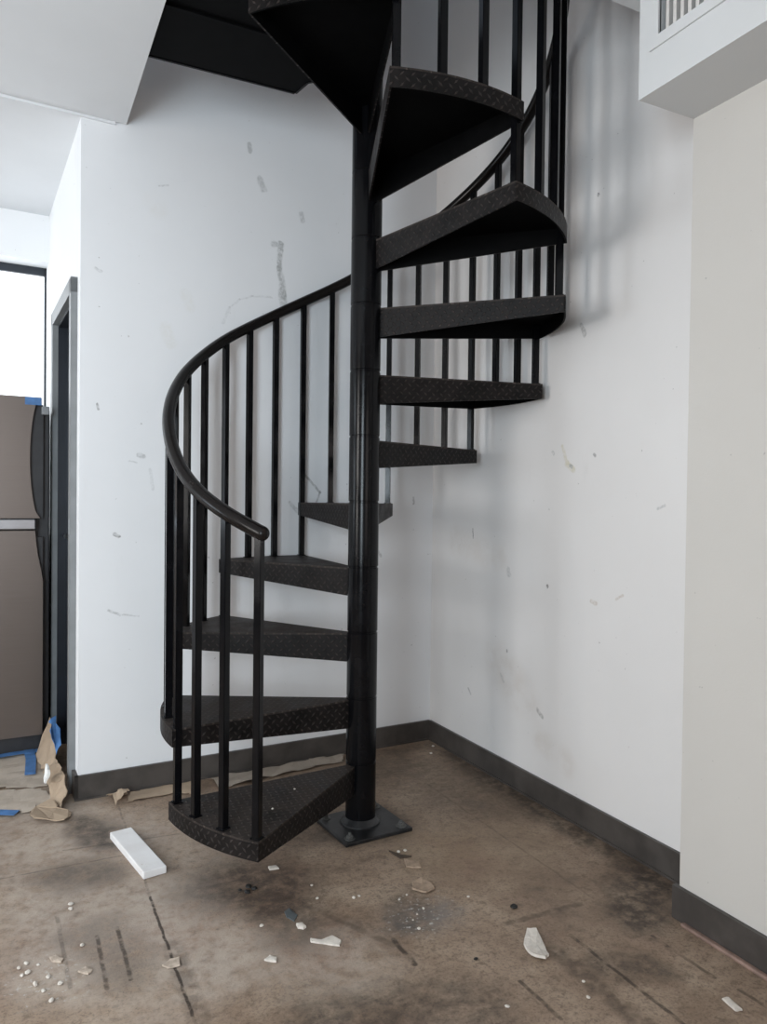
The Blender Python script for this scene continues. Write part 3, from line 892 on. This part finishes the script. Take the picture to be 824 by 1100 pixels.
def flake(name, poly, mat, label, cat, h=0.004, curl=0.0, group=None):
    cx = sum(p[0] for p in poly) / len(poly); cy = sum(p[1] for p in poly) / len(poly)
    loc = [(p[0] - cx, p[1] - cy) for p in poly]
    R = max(math.hypot(*p) for p in loc)
    bm = BM(); n = len(loc) * 3
    def lift(x, y, t):
        d = Vector((x, y)).length / R
        return curl * d * d + noise.noise(Vector(((x + cx) * 60, (y + cy) * 60, 0))) * h * 0.25
    ring = []
    for (a, b) in zip(loc, loc[1:] + loc[:1]):
        for i in range(3):
            ring.append((a[0] + (b[0] - a[0]) * i / 3, a[1] + (b[1] - a[1]) * i / 3))
    lv = []
    for s, top in ((1.0, 0), (0.97, 1), (0.55, 1)):
        rr = []
        for k, (x, y) in enumerate(ring):
            q = noise.noise(Vector(((x + cx) * 120, (y + cy) * 120, 3))) * 0.10 + 1
            z = max(0.0008, lift(x * s, y * s, 0)) + (h if top else 0) + (h * 0.3 if s < 0.6 else 0)
            rr.append(bm.verts.new((x * s * q, y * s * q, z)))
        lv.append(rr)
    m = len(ring)
    for a, b in zip(lv, lv[1:]):
        for k in range(m):
            bm.faces.new((a[k], a[(k + 1) % m], b[(k + 1) % m], b[k]))
    ct = bm.verts.new((0, 0, h * 1.4 + 0.0008)); cb = bm.verts.new((0, 0, 0.0005))
    for k in range(m):
        bm.faces.new((lv[-1][k], lv[-1][(k + 1) % m], ct)); bm.faces.new((lv[0][(k + 1) % m], lv[0][k], cb))
    o = obj(name, bm, mat, None, loc=(cx, cy, 0))
    return tag(o, label, cat, group)
flake('plaster_flake', [(-0.594, -1.562), (-0.57, -1.573), (-0.588, -1.63), (-0.612, -1.677), (-0.632, -1.691), (-0.652, -1.657), (-0.637, -1.603)], M_PLASTER,
      'large pale curled plaster flake lying alone on the floor before the right wall', 'plaster flake', 0.007, 0.012)
flake('board_chip', [(-0.751, -1.196), (-0.714, -1.182), (-0.699, -1.22), (-0.705, -1.254), (-0.742, -1.266), (-0.77, -1.229)], M_TANCHIP,
      'largest tan board chip on the floor, in front of the smaller tan chip', 'chip', 0.005, 0.006)
flake('board_chip', [(-0.701, -1.047), (-0.666, -1.085), (-0.679, -1.126), (-0.719, -1.094)], M_TANCHIP,
      'smaller tan board chip between the largest tan chip and the base plate', 'chip', 0.004, 0.004)
flake('wood_sliver', [(-0.719, -0.974), (-0.694, -1.022), (-0.669, -1.041), (-0.709, -1.036)], simple('dark_sliver', (0.06, 0.042, 0.03), 0.7),
      'thin dark wood sliver on the floor just in front of the base plate', 'wood sliver', 0.004, 0.002)
flake('plaster_flake', [(-1.142, -1.335), (-1.12, -1.352), (-1.082, -1.346), (-1.069, -1.379), (-1.083, -1.400), (-1.112, -1.373), (-1.144, -1.350)], M_PLASTER,
      'long bone-shaped white plaster flake at the middle of the floor in the foreground', 'plaster flake', 0.004, 0.003)
flake('plaster_flake', [(-1.152, -1.252), (-1.134, -1.255), (-1.131, -1.277), (-1.141, -1.282), (-1.153, -1.271)], M_PLASTER,
      'small rounded white plaster bit just behind the bone-shaped flake', 'plaster flake', 0.006)
flake('plaster_flake', [(-1.281, -1.372), (-1.263, -1.360), (-1.249, -1.376), (-1.256, -1.393)], M_PLASTER,
      'white plaster bit on the floor, left of the bone-shaped flake', 'plaster flake', 0.005, 0.003)
flake('plaster_flake', [(-1.121, -0.904), (-1.094, -0.908), (-1.092, -0.931), (-1.123, -0.926)], M_PLASTER,
      'white plaster bit on the floor right beside the front corner of the lowest tread', 'plaster flake', 0.004)
flake('bark_chip', [(-1.52, -1.283), (-1.498, -1.265), (-1.475, -1.268), (-1.480, -1.303), (-1.51, -1.298)], M_GREYCHIP,
      'leaf-shaped greyish chip lying on the long dark floor joint at left', 'chip', 0.004, 0.004)
flake('bark_chip', [(-1.774, -1.123), (-1.759, -1.118), (-1.742, -1.143), (-1.748, -1.158), (-1.769, -1.143)], M_GREYCHIP,
      'greyish chip beside the white crumbs at lower left', 'chip', 0.004, 0.002)
flake('bark_chip', [(-1.713, -1.216), (-1.695, -1.204), (-1.680, -1.226), (-1.691, -1.239)], M_GREYCHIP,
      'greyish chip between the white crumbs at lower left and the two short scratches', 'chip', 0.004, 0.002)
flake('slate_chip', [(-1.160, -1.175), (-1.140, -1.165), (-1.132, -1.21), (-1.150, -1.235), (-1.163, -1.205)], simple('slate_blue', (0.075, 0.085, 0.09), 0.6),
      'dark bluish chip on the floor behind the rounded white plaster bit', 'chip', 0.003)
flake('plaster_flake', [(-0.340, -1.985), (-0.322, -1.99), (-0.330, -2.035), (-0.348, -2.03)], M_PLASTER,
      'small white rectangular plaster bit at the bottom right corner of the floor', 'plaster flake', 0.004)

def crumb(x, y, r, mat, label, group, name='plaster_crumb', cat='crumb'):
    r *= 0.78
    bm = BM()
    bmesh.ops.create_icosphere(bm, subdivisions=2, radius=r)
    sd = random.random() * 50
    sx, sy, sz = random.uniform(0.8, 1.4), random.uniform(0.8, 1.3), random.uniform(0.4, 0.7)
    for v in bm.verts:
        q = 1 + 0.35 * noise.noise(v.co / r * 1.3 + Vector((sd, 0, 0)))
        v.co = Vector((v.co.x * sx * q, v.co.y * sy * q, v.co.z * sz * q))
    zm = min(v.co.z for v in bm.verts)
    for v in bm.verts:
        v.co.z -= zm
    o = obj(name, bm, mat, None, loc=(x, y, 0.0), rotz=random.random() * 6)
    return tag(o, label, cat, group)
for (x, y) in [(-1.828, -1.123), (-1.801, -1.141), (-1.838, -1.172), (-1.81, -1.225), (-1.793, -1.256), (-1.78, -1.204), (-1.755, -1.247), (-1.825, -1.166), (-1.778, -1.304), (-1.845, -1.136)]:
    crumb(x, y, random.uniform(0.006, 0.010), M_PLASTER, 'white plaster crumb in the cluster at lower left of the floor', 'plaster crumbs at lower left')
for (x, y) in [(-1.708, -0.899), (-1.706, -0.872)]:
    crumb(x, y, 0.008, M_PLASTER, 'one of two white crumbs side by side, left of the white board end', 'two crumbs left of the board')
for (x, y) in [(-0.948, -1.192), (-0.929, -1.189)]:
    crumb(x, y, 0.006, M_PLASTER, 'one of two white crumbs side by side, left of the largest tan chip', 'two crumbs at mid floor')
for (x, y) in [(-0.693, -0.993), (-0.667, -0.991)]:
    crumb(x, y, 0.008, M_PLASTER, 'one of two white crumbs on the dark sliver before the base plate', 'two crumbs by the base plate')
for (x, y) in [(-0.036, -0.101), (-0.098, -0.189)]:
    crumb(x, y, 0.007, M_PLASTER, 'pale crumb on the floor in the far corner by the baseboards', 'crumbs in the far corner')
for (x, y) in [(-0.83, -1.259), (-0.798, -1.246), (-0.79, -1.334), (-0.851, -1.415), (-0.82, -1.35), (-0.845, -1.37)]:
    crumb(x, y, random.uniform(0.004, 0.007), M_PLASTER, 'white crumb in the dusty patch in front of the largest tan chip', 'crumbs in the dusty patch')
for (x, y, lb) in [(-1.036, -1.073, 'small white crumb on the floor between the lowest tread and the two middle crumbs'), (-1.239, -1.215, 'small white crumb left of the dark bluish chip'),
                   (-0.636, -1.334, 'pale crumb on the floor beyond the large curled flake, near the black pebble'), (-0.821, -1.785, 'round white crumb at the bottom edge below the large curled flake'),
                   (-1.048, -1.15, 'small white crumb just right of the dark bluish chip'), (-0.595, -1.791, 'white crumb in front of the large curled flake on the dark board joint'),
                   (-0.625, -1.842, 'white crumb nearest the camera below the large curled flake'), (-1.694, -1.099, 'white crumb by the top of the two short scratches')]:
    crumb(x, y, 0.006, M_PLASTER, lb, None)
for (x, y) in [(-1.241, -1.006), (-1.201, -1.019), (-1.225, -1.027), (-1.213, -1.000)]:
    crumb(x, y, random.uniform(0.007, 0.013), M_DARKCHIP, 'black crumb on the stained floor in front of the lowest tread', 'black crumbs before the stair', 'black_crumb')
crumb(-0.549, -1.443, 0.011, M_DARKCHIP, 'black pebble on the floor just behind the large curled flake', None, 'black_pebble', 'pebble')
crumb(-0.786, -1.60, 0.007, M_DARKCHIP, 'small black crumb on the floor left of the large curled flake', None, 'black_crumb')
# bits on the treads
def on_tread(i, ang, r, rad, lb):
    a = radians(TH0 - DT * i - ang)
    o = crumb(PX + r * cos(a), PY + r * sin(a), rad, M_PLASTER, lb, None); o.location.z = Z1 + RISE * i
on_tread(1, 12, 0.60, 0.006, 'white crumb on the second tread near its rim')
on_tread(0, 9, 0.50, 0.005, 'white crumb on the lowest tread, nearer the rim')
on_tread(0, 16, 0.34, 0.004, 'white crumb on the lowest tread, nearer the pole')

# ------------------------------------------------------------------ light
w = bpy.data.worlds.new('World'); S.world = w; w.use_nodes = True
bg = w.node_tree.nodes['Background']
bg.inputs[0].default_value = (0.72, 0.84, 1.0, 1); bg.inputs[1].default_value = 1.0
def area(name, loc, rot, sx, sy, power, col):
    l = bpy.data.lights.new(name, 'AREA'); l.shape = 'RECTANGLE'; l.size = sx; l.size_y = sy
    l.energy = power; l.color = col
    o = bpy.data.objects.new(name, l); link(o); o.location = loc; o.rotation_euler = rot
    return o
# daylight in the left window (facing +x), behind the camera (facing +y), and two added fills
area('daylight_left', (LX - 0.12, (LW[0] + LW[1]) / 2, (LW[2] + LW[3]) / 2), (0, -pi / 2, 0), LW[3] - LW[2], LW[1] - LW[0], 100, (1.0, 0.965, 0.93))
area('added_hall_fill', (LX - 0.12, (KW[0] + KW[1]) / 2, (KW[2] + KW[3]) / 2), (0, -pi / 2, 0), KW[3] - KW[2], KW[1] - KW[0], 50, (0.84, 0.93, 1.0))  # added light to brighten the hallway side wall
area('daylight_behind', ((CW[0] + CW[1]) / 2, CY - 0.12, (CW[2] + CW[3]) / 2), (pi / 2, 0, 0), CW[1] - CW[0], CW[3] - CW[2], 128, (0.80, 0.915, 1.0))  # window set close on an added bay wall to brighten the back wall's left
area('added_warm_fill', (-1.2, -5.92, (BW[2] + BW[3]) / 2), (pi / 2, 0, 0), 1.6, BW[3] - BW[2], 16, (1.0, 0.82, 0.70))  # added warm fill with no known source
l = bpy.data.lights.new('upstairs_lamp', 'POINT'); l.energy = 6; l.color = (1.0, 0.78, 0.58); l.shadow_soft_size = 0.12
o = bpy.data.objects.new('upstairs_lamp', l); link(o); o.location = (-2.3, -2.6, 4.6)

# ------------------------------------------------------------------ camera (solved from the photograph)
cx, cy, ch = -1.873, -3.2058, 1.189
yaw, pitch, roll, fpx = -0.4645, -0.0167, 0.0116, 805.68
right = Vector((cos(yaw), sin(yaw), 0)); fwd = Vector((-sin(yaw), cos(yaw), 0)); up = Vector((0, 0, 1))
F = fwd * cos(pitch) + up * sin(pitch); U = up * cos(pitch) - fwd * sin(pitch)
Rr = right * cos(roll) + U * sin(roll); Uu = U * cos(roll) - right * sin(roll)
cam = bpy.data.cameras.new('Camera'); co = bpy.data.objects.new('Camera', cam); link(co)
co.matrix_world = Matrix(((Rr.x, Uu.x, -F.x, cx), (Rr.y, Uu.y, -F.y, cy), (Rr.z, Uu.z, -F.z, ch), (0, 0, 0, 1)))
cam.sensor_fit = 'VERTICAL'; cam.sensor_height = 24.0; cam.lens = fpx * 24.0 / 1100.0
cam.clip_start = 0.05
S.camera = co
S.view_settings.view_transform = 'Standard'; S.view_settings.look = 'None'
S.view_settings.exposure = -0.18; S.view_settings.gamma = 1.0
S.view_settings.use_curve_mapping = False
try:
    S.cycles.use_denoising = True
    S.cycles.max_bounces = 10; S.cycles.diffuse_bounces = 6
except Exception:
    pass
